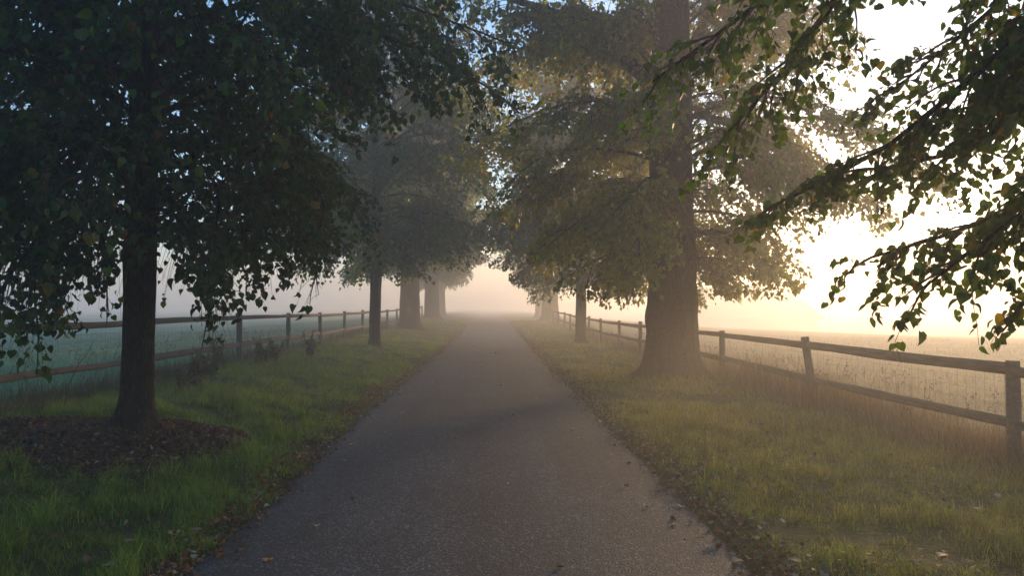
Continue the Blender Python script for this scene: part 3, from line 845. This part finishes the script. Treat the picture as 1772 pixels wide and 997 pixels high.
# ------------------------------------------------------------------ barn and young trees out in the meadow
def barn():
    Y0 = 140.0
    xL = at(1160, 560, Y0)[0]; xR = at(1414, 560, Y0)[0]
    rid = at(1300, 500, Y0)[2]; eav = at(1300, 550, Y0)[2]
    g = min(float(gz(xL, Y0)), float(gz(xR, Y0))) - 0.1
    base = np.array(((xL + xR) / 2, Y0, g))
    root = empty('barn', base)
    tag(root, 'long low barn with hipped roof, a dim shape in the sunlit fog', 'barn')
    D = 14.0
    m = MB()
    V = [(xL, Y0, g), (xR, Y0, g), (xR, Y0 + D, g), (xL, Y0 + D, g), (xL, Y0, eav), (xR, Y0, eav), (xR, Y0 + D, eav), (xL, Y0 + D, eav)]
    m.add(V, None, [(0, 1, 5, 4), (1, 2, 6, 5), (2, 3, 7, 6), (3, 0, 4, 7)])
    m.build('wall', M_BARN, root, offset=base)
    o = 1.1; hx = at(1365, 500, Y0 + D / 2)[0]; hl = xL + (xR - hx)
    rid = at(1300, 500, Y0 + D / 2)[2]
    th = 0.3
    V = [(xL - o, Y0 - o, eav - 0.1), (xR + o, Y0 - o, eav - 0.1), (xR + o, Y0 + D + o, eav - 0.1), (xL - o, Y0 + D + o, eav - 0.1), (hl, Y0 + D / 2, rid), (hx, Y0 + D / 2, rid)]
    V2 = [(a, b, c - th) for a, b, c in V[:4]]
    m = MB(); m.add(V + V2, [(1, 2, 5), (3, 0, 4)], [(0, 1, 5, 4), (2, 3, 4, 5), (0, 6, 7, 1), (1, 7, 8, 2), (2, 8, 9, 3), (3, 9, 6, 0), (6, 9, 8, 7)])
    roof = m.build('roof', M_TILE, root, offset=base)
    m = MB(); m.tube(np.array(((hl, Y0 + D / 2, rid + 0.03), (hx, Y0 + D / 2, rid + 0.03))), np.full(2, 0.2), 6, cap=True)
    m.build('ridge', M_TILE, roof, offset=base)
barn()

def sapling(label, px, py_base, py_top, Y, seed, wide, stakes, n=16):
    rng = np.random.default_rng(seed)
    p = at(px, py_base, Y); g = float(gz(p[0], Y)); base = np.array((p[0], Y, g))
    H = at(px, py_top, Y)[2] - g
    root = empty('young_tree', base); tag(root, label, 'tree', 'young trees in the meadow')
    m = MB(); m.tube(np.array(((0, 0, -0.1), (0.02, 0, H * 0.5), (0, 0, H * 0.9))) , np.array((0.12, 0.09, 0.03)), 8)
    m.build('trunk', M_BARK, root, smooth=True)
    q = (np.arange(n) + 0.5) / n; a = np.arange(n) * 2.4
    st = np.stack((0 * q, 0 * q, H * (0.42 + 0.5 * q)), -1); e = 0.5 + 0.6 * q
    d = np.stack((np.cos(a) * np.cos(e), np.sin(a) * np.cos(e), np.sin(e)), -1)
    limbs = curve(st, d, wide * (1 - 0.4 * q), 0.15 + 0 * q, 8, rng, 0.04)
    S, T, P, ax, size = foliate(limbs, rng, 0.3, 0.9, 0.2, 0.4, 0.12, 0.2)
    mb = MB(); mb.tubes(limbs, np.full(n, 0.03), np.full(n, 0.008), 4); mb.tubes(S, np.full(len(S), 0.012), np.full(len(S), 0.004))
    add_leaves(mb, P, leaf_frames(rng, P, ax), size, leaf_colours(rng, len(P)), 2, rng)
    mb.build('crown', M_LEAF, root, kind='stuff')
    for sx in stakes:
        m = MB(); m.tube(np.array(((sx, 0.1, -0.1), (sx, 0.1, H * 0.42))), np.array((0.09, 0.085)), 6, cap=True)
        m.build('stake', M_POST, root)
sapling('young airy tree at the hipped end of the barn', 1436, 572, 492, 148, 501, 3.0, [], 22)
sapling('young tree tied between stakes in the middle of the foggy meadow', 1502, 562, 500, 125, 502, 2.2, [-0.9, 0.8], 18)
sapling('small bushy young tree beyond the hanging branch in the foggy meadow', 1686, 570, 522, 115, 503, 1.7, [], 22)

# ------------------------------------------------------------------ grass
def blades(mb, x, y, z, hgt, wid, bend, colr, rng, segs=2):
    n = len(x)
    a = rng.uniform(0, 2 * math.pi, n); b = a + rng.normal(0, 0.8, n) + math.pi / 2
    wx, wy = np.cos(a) * wid / 2, np.sin(a) * wid / 2
    lx, ly = np.cos(b) * bend * hgt, np.sin(b) * bend * hgt
    p0 = np.stack((x, y, z - 0.01), -1)
    wv = np.stack((wx, wy, 0 * wx), -1)
    tip = p0 + np.stack((lx, ly, hgt * np.sqrt(np.clip(1 - bend ** 2 * 0.75, 0.08, 1))), -1)
    if segs == 1:
        V = np.stack((p0 - wv, p0 + wv, tip), 1); f = np.array(((0, 1, 2),)); k = 3
    else:
        mid = p0 + np.stack((lx * 0.33, ly * 0.33, hgt * 0.6), -1)
        V = np.stack((p0 - wv, p0 + wv, mid + wv * 0.75, mid - wv * 0.75, tip), 1); f = np.array(((0, 1, 2), (0, 2, 3), (3, 2, 4))); k = 5
    Fc = (np.arange(n) * k)[:, None, None] + f[None]
    mb.add(V.reshape(-1, 3), Fc.reshape(-1, 3), None, np.repeat(colr, k, axis=0))

def in_view(x, y, m=120):
    u, v, d = project(np.stack((x, y, np.full_like(x, 0.1)), -1))
    return (u > -m) & (u < 1772 + m) & (d > 0.5) & (v < 1100)

def verge(name, label, side, seed):
    rng = np.random.default_rng(seed)
    mb = MB()
    if side < 0: X0, X1 = -6.6, ROAD_L + 0.1
    else: X0, X1 = ROAD_R - 0.1, 5.3
    zones = [(3.2, 7, 5200, 2, 1.0), (7, 12, 3200, 2, 1.1), (12, 20, 1600, 1, 1.5), (20, 34, 650, 1, 2.2), (34, 70, 180, 1, 3.6)]
    total = 0
    for y0, y1, dens, segs, ws in zones:
        n = int((X1 - X0) * (y1 - y0) * dens)
        x = rng.uniform(X0, X1, n); y = rng.uniform(y0, y1, n)
        tall = np.ones(n)
        nt_ = max(8, int(n / 110)); tc_ = rng.integers(0, n, nt_); pick = rng.random(n) < 0.45; own = rng.integers(0, nt_, n)
        grow = rng.uniform(0.8, 1.9, nt_)
        x[pick] = x[tc_[own[pick]]] + rng.normal(0, 0.035 * ws, pick.sum()); y[pick] = y[tc_[own[pick]]] + rng.normal(0, 0.035 * ws, pick.sum())
        tall[pick] = grow[own[pick]]
        edge = (road_l(y) - x) if side < 0 else (x - road_r(y))
        fen = (x + 6.05) if side < 0 else (4.98 - x)
        clump = noise2(x * 3.2, y * 3.2, seed + 1) * 0.6 + noise2(x * 9, y * 9, seed + 2) * 0.4
        patch = noise2(x * 0.8, y * 0.8, seed + 3)
        ok = in_view(x, y) & (edge > 0.02 + 0.25 * rng.random(n) ** 1.5 + 0.12 * noise2(x * 2, y * 2.5, seed + 5)) & (rng.random(n) < 0.72 + 0.75 * clump + 0.3 * patch) & (np.hypot(x - T2[0], y - T2[1]) > 0.8 + 0.35 * rng.random(n))
        br = bed_r(x, y)
        ok &= (br > 0.92 + 0.10 * noise2(x * 4, y * 4, 9) + 0.08 * rng.random(n)) | (rng.random(n) < 0.006)
        x, y, edge, clump, patch, fen, tall = x[ok], y[ok], edge[ok], clump[ok], patch[ok], fen[ok], tall[ok]
        n = len(x)
        hg = (0.085 if side < 0 else 0.07) * rng.lognormal(0, 0.3, n) * (1 + 0.75 * clump + 0.5 * patch) * (0.5 + 0.5 * sstep(0, 0.5, edge)) * tall
        hg = np.clip(hg, 0.02, 0.3)
        bend = np.clip(rng.normal(0.6, 0.25, n), 0.05, 1.05)
        if side < 0:
            c = np.array((0.10, 0.175, 0.022)) * rng.lognormal(0, 0.42, (n, 1)) * (1 + 0.35 * clump[:, None]) * (1 + 0.15 * patch[:, None] * np.array((1, 0.3, 0.3)))
            yel = rng.random(n) < 0.05
        else:
            c = np.array((0.18, 0.19, 0.03)) * rng.lognormal(0, 0.42, (n, 1)) * (1 + 0.3 * clump[:, None]) * (1 + 0.25 * patch[:, None] * np.array((1, 0.2, 0.3)))
            yel = rng.random(n) < 0.16
        c[yel] = np.array((0.17, 0.13, 0.055)) * rng.uniform(0.6, 1.2, (yel.sum(), 1))
        dry = rng.random(n) < 0.7 * sstep(0.6, 0.1, fen)
        c[dry] = np.array((0.12, 0.085, 0.04)) * rng.uniform(0.5, 1.2, (dry.sum(), 1))
        blades(mb, x, y, gz(x, y), hg, 0.0042 * ws * rng.uniform(0.7, 1.3, n), bend, np.clip(c, 0.005, 0.4), rng, segs)
        total += n
        # broad-leaved weeds and clover between the blades
        if y1 <= 20:
            k = int(900 * (1 if y1 <= 12 else 0.7)); j = rng.integers(0, n, k); cl2 = noise2(x[j] * 1.5, y[j] * 1.5, seed + 9)
            j = j[cl2 > 0.05]; k = len(j)
            pp = np.stack((x[j], y[j], gz(x[j], y[j]) + hg[j] * rng.uniform(0.15, 0.7, k)), -1)
            axd = rng.normal(0, 1, (k, 3)) * np.array((1, 1, 0.25))
            add_leaves(mb, pp, leaf_frames(rng, pp, axd, 2.5), rng.uniform(0.02, 0.06, k), np.array((0.07, 0.14, 0.03)) * rng.lognormal(0, 0.3, (k, 1)), 1, rng)
    print('GRASS', side, total)
    o = mb.build(name, M_GRASS)
    tag(o, label, 'grass', kind='stuff')
verge('grass', 'lush green verge grass between lane and pole fence', -1, 601)
verge('grass', 'yellowish sunlit verge grass between lane and timber fence', 1, 602)

def fence_grass(name, label, xf, seed, out, ncol, n, hmean):
    """tall, dry grass growing through the foot of a fence, some with seed heads"""
    rng = np.random.default_rng(seed)
    y = rng.uniform(4.5, 16, n); far = rng.random(n) < 0.4; y[far] = rng.uniform(16, 45, far.sum())
    x = xf + out * np.abs(rng.normal(0.18, 0.32, n)) - out * 0.12
    cl = noise2(x * 2, y * 1.3, seed)
    ok = in_view(x, y) & (rng.random(n) < 0.55 + 0.6 * cl)
    x, y, cl = x[ok], y[ok], cl[ok]; n = len(x)
    hg = np.clip(hmean * rng.lognormal(0, 0.35, n) * (1 + 0.5 * cl), 0.08, 0.85)
    c = np.array(ncol) * rng.lognormal(0, 0.3, (n, 1))
    mb = MB()
    blades(mb, x, y, gz(x, y), hg, 0.0045 * (1 + y / 14), np.clip(rng.normal(0.35, 0.2, n), 0, 0.9), np.clip(c, 0.005, 0.4), rng, 2)
    # stalks with loose seed heads
    k = 150
    yy = rng.uniform(7, 24, k); xx = xf + out * rng.uniform(-0.25, 0.9, k); g = gz(xx, yy)
    hh = rng.uniform(0.45, 0.95, k); a = rng.uniform(0, 6.28, k)
    P = np.stack([np.stack((xx + np.cos(a) * hh * 0.25 * s * s, yy + np.sin(a) * hh * 0.25 * s * s, g + hh * s * (1 - 0.12 * s)), -1) for s in np.linspace(0, 1, 5)], 1)
    mb.tubes(P, np.full(k, 0.0022), np.full(k, 0.001), 3, (0.07, 0.06, 0.035))
    tip = P[:, -1]
    for q in range(9):
        s = rng.uniform(0.72, 1.0, k); p, t = sample_poly(P, s)
        off = rng.normal(0, 0.018, (k, 3))
        add_leaves(mb, p + off, leaf_frames(rng, p, t + rng.normal(0, 0.3, t.shape)), np.full(k, 0.022), np.tile(np.array((0.075, 0.05, 0.035)), (k, 1)), 2, rng)
    o = mb.build(name, M_DRY)
    tag(o, label, 'grass', kind='stuff')
fence_grass('tall_grass', 'tall thin grass and seed heads growing through the pole fence', -6.05, 611, -1, (0.06, 0.07, 0.03), 16000, 0.2)
fence_grass('dry_grass', 'brown dry grass growing through the timber fence', 4.98, 612, 1, (0.15, 0.10, 0.05), 36000, 0.28)

def meadow(name, label, x0, x1, n, seed, c, hm):
    rng = np.random.default_rng(seed)
    y = 4 + 40 * rng.random(n) ** 1.6; x = x0 + (x1 - x0) * rng.random(n) ** 1.4
    ok = in_view(x, y) & (rng.random(n) < 0.6 + 0.6 * noise2(x * 1.2, y * 1.2, seed))
    x, y = x[ok], y[ok]; n = len(x)
    mb = MB()
    blades(mb, x, y, gz(x, y), hm * rng.lognormal(0, 0.4, n), 0.005 * (1 + y / 9), np.clip(rng.normal(0.5, 0.2, n), 0, 1), np.clip(np.array(c) * rng.lognormal(0, 0.3, (n, 1)), 0.01, 0.4), rng, 1)
    o = mb.build(name, M_DRY); tag(o, label, 'grass', kind='stuff')
meadow('meadow_grass', 'short teal-green grass of the meadow behind the pole fence', -6.4, -22, 70000, 621, (0.075, 0.16, 0.07), 0.07)
meadow('meadow_grass', 'straw-coloured grass of the sunlit meadow behind the timber fence', 5.4, 26, 90000, 622, (0.15, 0.13, 0.065), 0.075)

# ------------------------------------------------------------------ leaf litter, mulch and single fallen leaves
LIT = np.array([(0.12, 0.06, 0.03), (0.2, 0.09, 0.03), (0.09, 0.05, 0.03), (0.24, 0.17, 0.11), (0.3, 0.26, 0.2), (0.26, 0.10, 0.02), (0.06, 0.035, 0.022)])
def litter(name, label, x, y, z, rng, size, weights, mat=M_LITTER, lod=1, flat=0.5):
    n = len(x)
    P = np.stack((x, y, z), -1)
    ax = rng.normal(0, 1, (n, 3)) * np.array((1, 1, flat * 0.5))
    yv = norm(ax); r = rng.normal(0, flat, (n, 3)); r[:, 2] += 1
    xv = norm(np.cross(yv, r)); zv = np.cross(xv, yv)
    c = LIT[rng.choice(len(LIT), n, p=weights)] * rng.uniform(0.6, 1.25, (n, 1))
    mb = MB(); add_leaves(mb, P, (xv, yv, zv), size, c, lod, rng)
    o = mb.build(name, mat); tag(o, label, 'leaves', kind='stuff')
    return o
rng = np.random.default_rng(700)
def edge_litter(side, n, seed):
    r = np.random.default_rng(seed)
    y = 3.4 + 44 * r.random(n) ** 1.9
    off = r.normal(0.10, 0.13, n) + 0.07 * noise2(y * 1.7, 0.3, seed)
    far = r.random(n) < (0.16 if side < 0 else 0.3)
    off[far] = r.uniform(0.1, 1.6 if side < 0 else 2.6, far.sum())
    x = road_l(y) - off if side < 0 else road_r(y) + off
    cl = noise2(x * 1.3, y * 1.3, seed + 1)
    ok = (~far) | (cl > 0.1)
    x, y, off = x[ok], y[ok], off[ok]
    on = off < 0
    z = np.where(on, road_z(x, y), gz(x, y)) + 0.012 + 0.03 * r.random(len(x)) * (~on) + 0.05 * r.random(len(x)) * (off > 0.3)
    return x, y, z, r
x, y, z, r = edge_litter(-1, 6500, 701)
litter('leaf_litter', 'rusty brown leaf litter along the lane edge below the lush verge', x, y, z, r, 0.042 * r.uniform(0.4, 1.25, len(x)), [.24, .2, .14, .1, .06, .16, .10])
x, y, z, r = edge_litter(1, 7500, 702)
litter('leaf_litter', 'dull brown leaf litter along the lane edge below the sunlit verge', x, y, z, r, 0.045 * r.uniform(0.4, 1.25, len(x)), [.24, .1, .2, .16, .1, .04, .16])
r = np.random.default_rng(703)
n = 9000
a = r.uniform(0, 6.28, n); q = np.sqrt(r.random(n)) * 1.02
x = T1[0] + np.cos(a) * q * np.where(np.cos(a) < 0, 1.7, 1.2); y = T1[1] + np.sin(a) * q * np.where(np.sin(a) < 0, 1.7, 1.15)
litter('mulch', 'dark bark mulch and dead leaves heaped round the near trunk', x, y, np.maximum(bed_z(x, y), gz(x, y)) + 0.012, r, 0.045 * r.uniform(0.35, 1.3, n), [.26, .06, .24, .03, .02, .03, .36], flat=0.7)

r = np.random.default_rng(704); n = 1600
a = r.uniform(0, 6.28, n); q = 0.55 + np.abs(r.normal(0, 0.38, n))
x = T2[0] + np.cos(a) * q * 1.15; y = T2[1] + np.sin(a) * q
litter('leaf_litter', 'brown leaf litter lying round the foot of the massive trunk', x, y, gz(x, y) + 0.02, r, 0.055 * r.uniform(0.4, 1.3, n), [.28, .1, .2, .08, .03, .06, .25])

FALLEN = []
for cidx, c in enumerate([(0.5, 0.22, 0.02), (0.32, 0.24, 0.12), (0.17, 0.09, 0.045), (0.27, 0.30, 0.05), (0.24, 0.17, 0.10)]):
    tv, tf = heart(1)
    v = tv.copy(); v[:, 2] = 0.18 * np.abs(v[:, 0]) * (1 + cidx % 3) + 0.15 * (v[:, 1] - 0.5) ** 2 * (2 if cidx % 2 else 1) + 0.12 * noise2(v[:, 0] * 4 + cidx, v[:, 1] * 4, 5)
    v[:, 2] -= v[:, 2].min()
    m = MB(); m.add(v, tf, None, c); FALLEN.append(m.mesh('fallen_leaf', M_LITTER))
def fallen(kind, px, py, size, label, group, rot, on='road'):
    d = at(px, py, 1.0) - CAM
    p = CAM + d * (CAM[2] / -d[2])
    for _ in range(6):
        zz = float(road_z(p[0], p[1])) if on == 'road' else float(top_z(p[0], p[1])) + (0.06 if on == 'grass' else 0.02)
        p = CAM + d * ((zz - CAM[2]) / d[2])
    o = bpy.data.objects.new('fallen_leaf', FALLEN[kind]); col.objects.link(o)
    o.location = (p[0], p[1], zz + 0.004); o.rotation_euler = (0, 0, rot); o.scale = (size,) * 3
    tag(o, label, 'leaf', group)
G = 'fallen leaves scattered on the asphalt'
fallen(0, 470, 972, 0.075, 'bright orange fallen leaf lying on the asphalt near the bottom edge', G, 1.2)
fallen(1, 551, 915, 0.075, 'pale curled leaf on the asphalt just beyond the bright orange one', G, 0.4)
fallen(2, 1143, 852, 0.08, 'brown leaf on the asphalt close to the sunlit verge litter', G, 2.2)
fallen(0, 1006, 760, 0.07, 'small orange leaf on the asphalt towards the sunlit verge', G, 0.9)
fallen(1, 792, 760, 0.085, 'pale leaf lying in the middle of the asphalt lane', G, 1.5)
fallen(0, 612, 770, 0.085, 'orange leaf on the asphalt near the rusty litter edge', G, 2.6)
fallen(1, 1170, 912, 0.06, 'whitish leaf on the asphalt beside the sunlit verge litter', G, 0.1)
rr_ = random.Random(5)
for px, py in [(600, 797), (968, 728), (1100, 741), (1054, 790), (1080, 842), (640, 725), (688, 683), (720, 672), (765, 690), (800, 655), (870, 668), (905, 640), (950, 700),
               (985, 745), (1040, 738), (835, 636), (780, 632), (745, 662), (925, 690), (860, 612), (820, 600), (700, 715), (963, 985), (1115, 880), (615, 865), (1020, 700), (890, 720), (668, 748), (1000, 868), (880, 840)]:
    kd = rr_.choice([0, 1, 1, 2, 4])
    zone = 'up the lane, level with the massive trunk' if py < 670 else 'in the middle stretch of the lane' if py < 780 else 'on the nearest stretch of the lane'
    fallen(kd, px, py, rr_.uniform(0.05, 0.085) * (1.25 if py < 700 else 1), ['orange', 'pale tan', 'dark brown', '', 'dull tan'][kd] + ' fallen leaf on open asphalt ' + zone, G, rr_.uniform(0, 6.28))
G2 = 'green leaves on the mulch mound'
for px, py, lab in [(185, 810, 'yellow-green leaf on the mulch, lowest on the mound'), (312, 795, 'yellow-green leaf on the mulch facing the lane'), (325, 775, 'yellow-green leaf on the mulch, highest towards the lane'), (57, 818, 'yellow-green leaf at the far rim of the mulch from the lane')]:
    fallen(3, px, py, 0.1, lab, G2, rr_.uniform(0, 6), 'bed')
G3 = 'dry leaves caught in the verge grass'
for px, py in [(233, 938), (158, 970), (184, 978), (345, 920), (300, 925), (1235, 925), (1285, 975), (1590, 980), (1430, 880), (1380, 975), (1300, 850), (1690, 880), (1640, 965)]:
    kd = rr_.choice([1, 4, 2])
    fallen(kd, px, py, 0.085, ['', 'pale tan', 'brown', '', 'dull tan'][kd] + ' dry leaf caught in the ' + ('lush grass below the mulch mound' if px < 800 else 'sunlit verge grass nearest the lane' if px < 1320 else 'sunlit verge grass towards the timber fence'), G3, rr_.uniform(0, 6), 'grass')

# ------------------------------------------------------------------ weeds by the pole fence, a dead twig
def weed(label, x, y, hgt, seed, n_stems=5, c=(0.05, 0.055, 0.03)):
    r = np.random.default_rng(seed)
    g = float(gz(x, y)); base = np.array((x, y, g))
    root = empty('weed', base); tag(root, label, 'weed', 'weeds along the pole fence')
    a = r.uniform(0, 6.28, n_stems); e = r.uniform(1.0, 1.45, n_stems)
    d = np.stack((np.cos(a) * np.cos(e), np.sin(a) * np.cos(e), np.sin(e)), -1)
    st = np.stack((r.normal(0, 0.05, n_stems), r.normal(0, 0.05, n_stems), np.full(n_stems, -0.02)), -1)
    P = curve(st, d, hgt * r.uniform(0.6, 1.1, n_stems), np.full(n_stems, 0.12), 8, r, 0.04)
    for i in range(n_stems):
        m = MB(); m.tube(P[i], np.linspace(0.007, 0.002, 8), 4); m.build('stem', M_TWIG, root)
    k = 46
    idx = np.repeat(np.arange(n_stems), k); u = np.tile(np.linspace(0.1, 1, k), n_stems)
    p, t = sample_poly(P[idx], u)
    sd = side_dir(t, r, np.where(np.arange(len(idx)) % 2 == 0, 1., -1.), np.full(len(idx), 1.0), 0.6)
    sz = 0.10 * (1.15 - u) * r.uniform(0.5, 1.3, len(idx)) + 0.018
    mb = MB(); add_leaves(mb, p, leaf_frames(r, p, sd + np.array((0, 0, -0.2))), sz, np.array(c) * r.lognormal(0, 0.3, (len(idx), 1)), 2, r)
    mb.build('foliage', M_GRASS, root, kind='stuff')
for i, (px, Y, hh, lab) in enumerate([(452, 17.6, 0.95, 'leafy dark weed just past the first pole post'), (478, 18.6, 0.8, 'dark bushy weed between the first two visible pole posts'), (535, 20.6, 0.95, 'tall weed leaning over the lower pole rail past the second post'),
                                      (385, 15.6, 0.85, 'weed in front of the pole fence, before the first visible post'), (362, 14.4, 0.75, 'wide brown weed beside the trunk on the mulch mound'), (335, 13.2, 0.6, 'low weed at the pole fence close behind the mulched trunk'), (318, 12.6, 0.5, 'lowest weed against the pole fence by the mulched trunk')]):
    p = at(px, 600, Y); weed(lab, max(p[0], -6.3) if i < 3 else p[0], Y, hh, 800 + i, 7, (0.055, 0.05, 0.03) if i % 2 else (0.045, 0.055, 0.03))
tb = at(115, 672, 9.6)
root = empty('dead_twig', (tb[0], tb[1], float(gz(tb[0], tb[1])))); tag(root, 'bare arched twig rising behind the lower pole rail', 'twig')
m = MB()
m.tube(np.array([(tb[0] - 0.04, tb[1], gz(tb[0], tb[1]) - 0.02), at(117, 670, 9.6), at(135, 632, 9.6), at(152, 610, 9.6), at(163, 588, 9.6)]), np.array((0.008, 0.007, 0.005, 0.004, 0.002)), 5)
m.tube(np.array([at(135, 632, 9.6), at(138, 618, 9.6), at(150, 607, 9.6), at(158, 604, 9.6)]), np.array((0.004, 0.0035, 0.003, 0.0015)), 5)
m.build('stem', M_TWIG, root, offset=np.array(root.location))

# ------------------------------------------------------------------ the fog
hm, nt, out = new_mat('fog')
pv = N(nt, 'ShaderNodeVolumePrincipled')
pv.inputs['Color'].default_value = (*HAZE_COLOR, 1)
pv.inputs['Density'].default_value = HAZE_DENSITY
pv.inputs['Anisotropy'].default_value = HAZE_ANISO
pv.inputs['Density Attribute'].default_value = ''
nt.links.new(pv.outputs[0], out.inputs['Volume'])
try: hm.cycles.homogeneous_volume = True
except Exception: pass
b0, b1, z0, z1 = -1260.0, 1260.0, -5.0, HAZE_TOP
V = [(b0, b0, z0), (b1, b0, z0), (b1, b1, z0), (b0, b1, z0), (b0, b0, z1), (b1, b0, z1), (b1, b1, z1), (b0, b1, z1)]
mb = MB(); mb.add(V, None, [(0, 3, 2, 1), (4, 5, 6, 7), (0, 1, 5, 4), (1, 2, 6, 5), (2, 3, 7, 6), (3, 0, 4, 7)])
hz = mb.build('haze', hm); tag(hz, 'pale ground fog filling the air over lane and meadows', 'fog', kind='stuff')
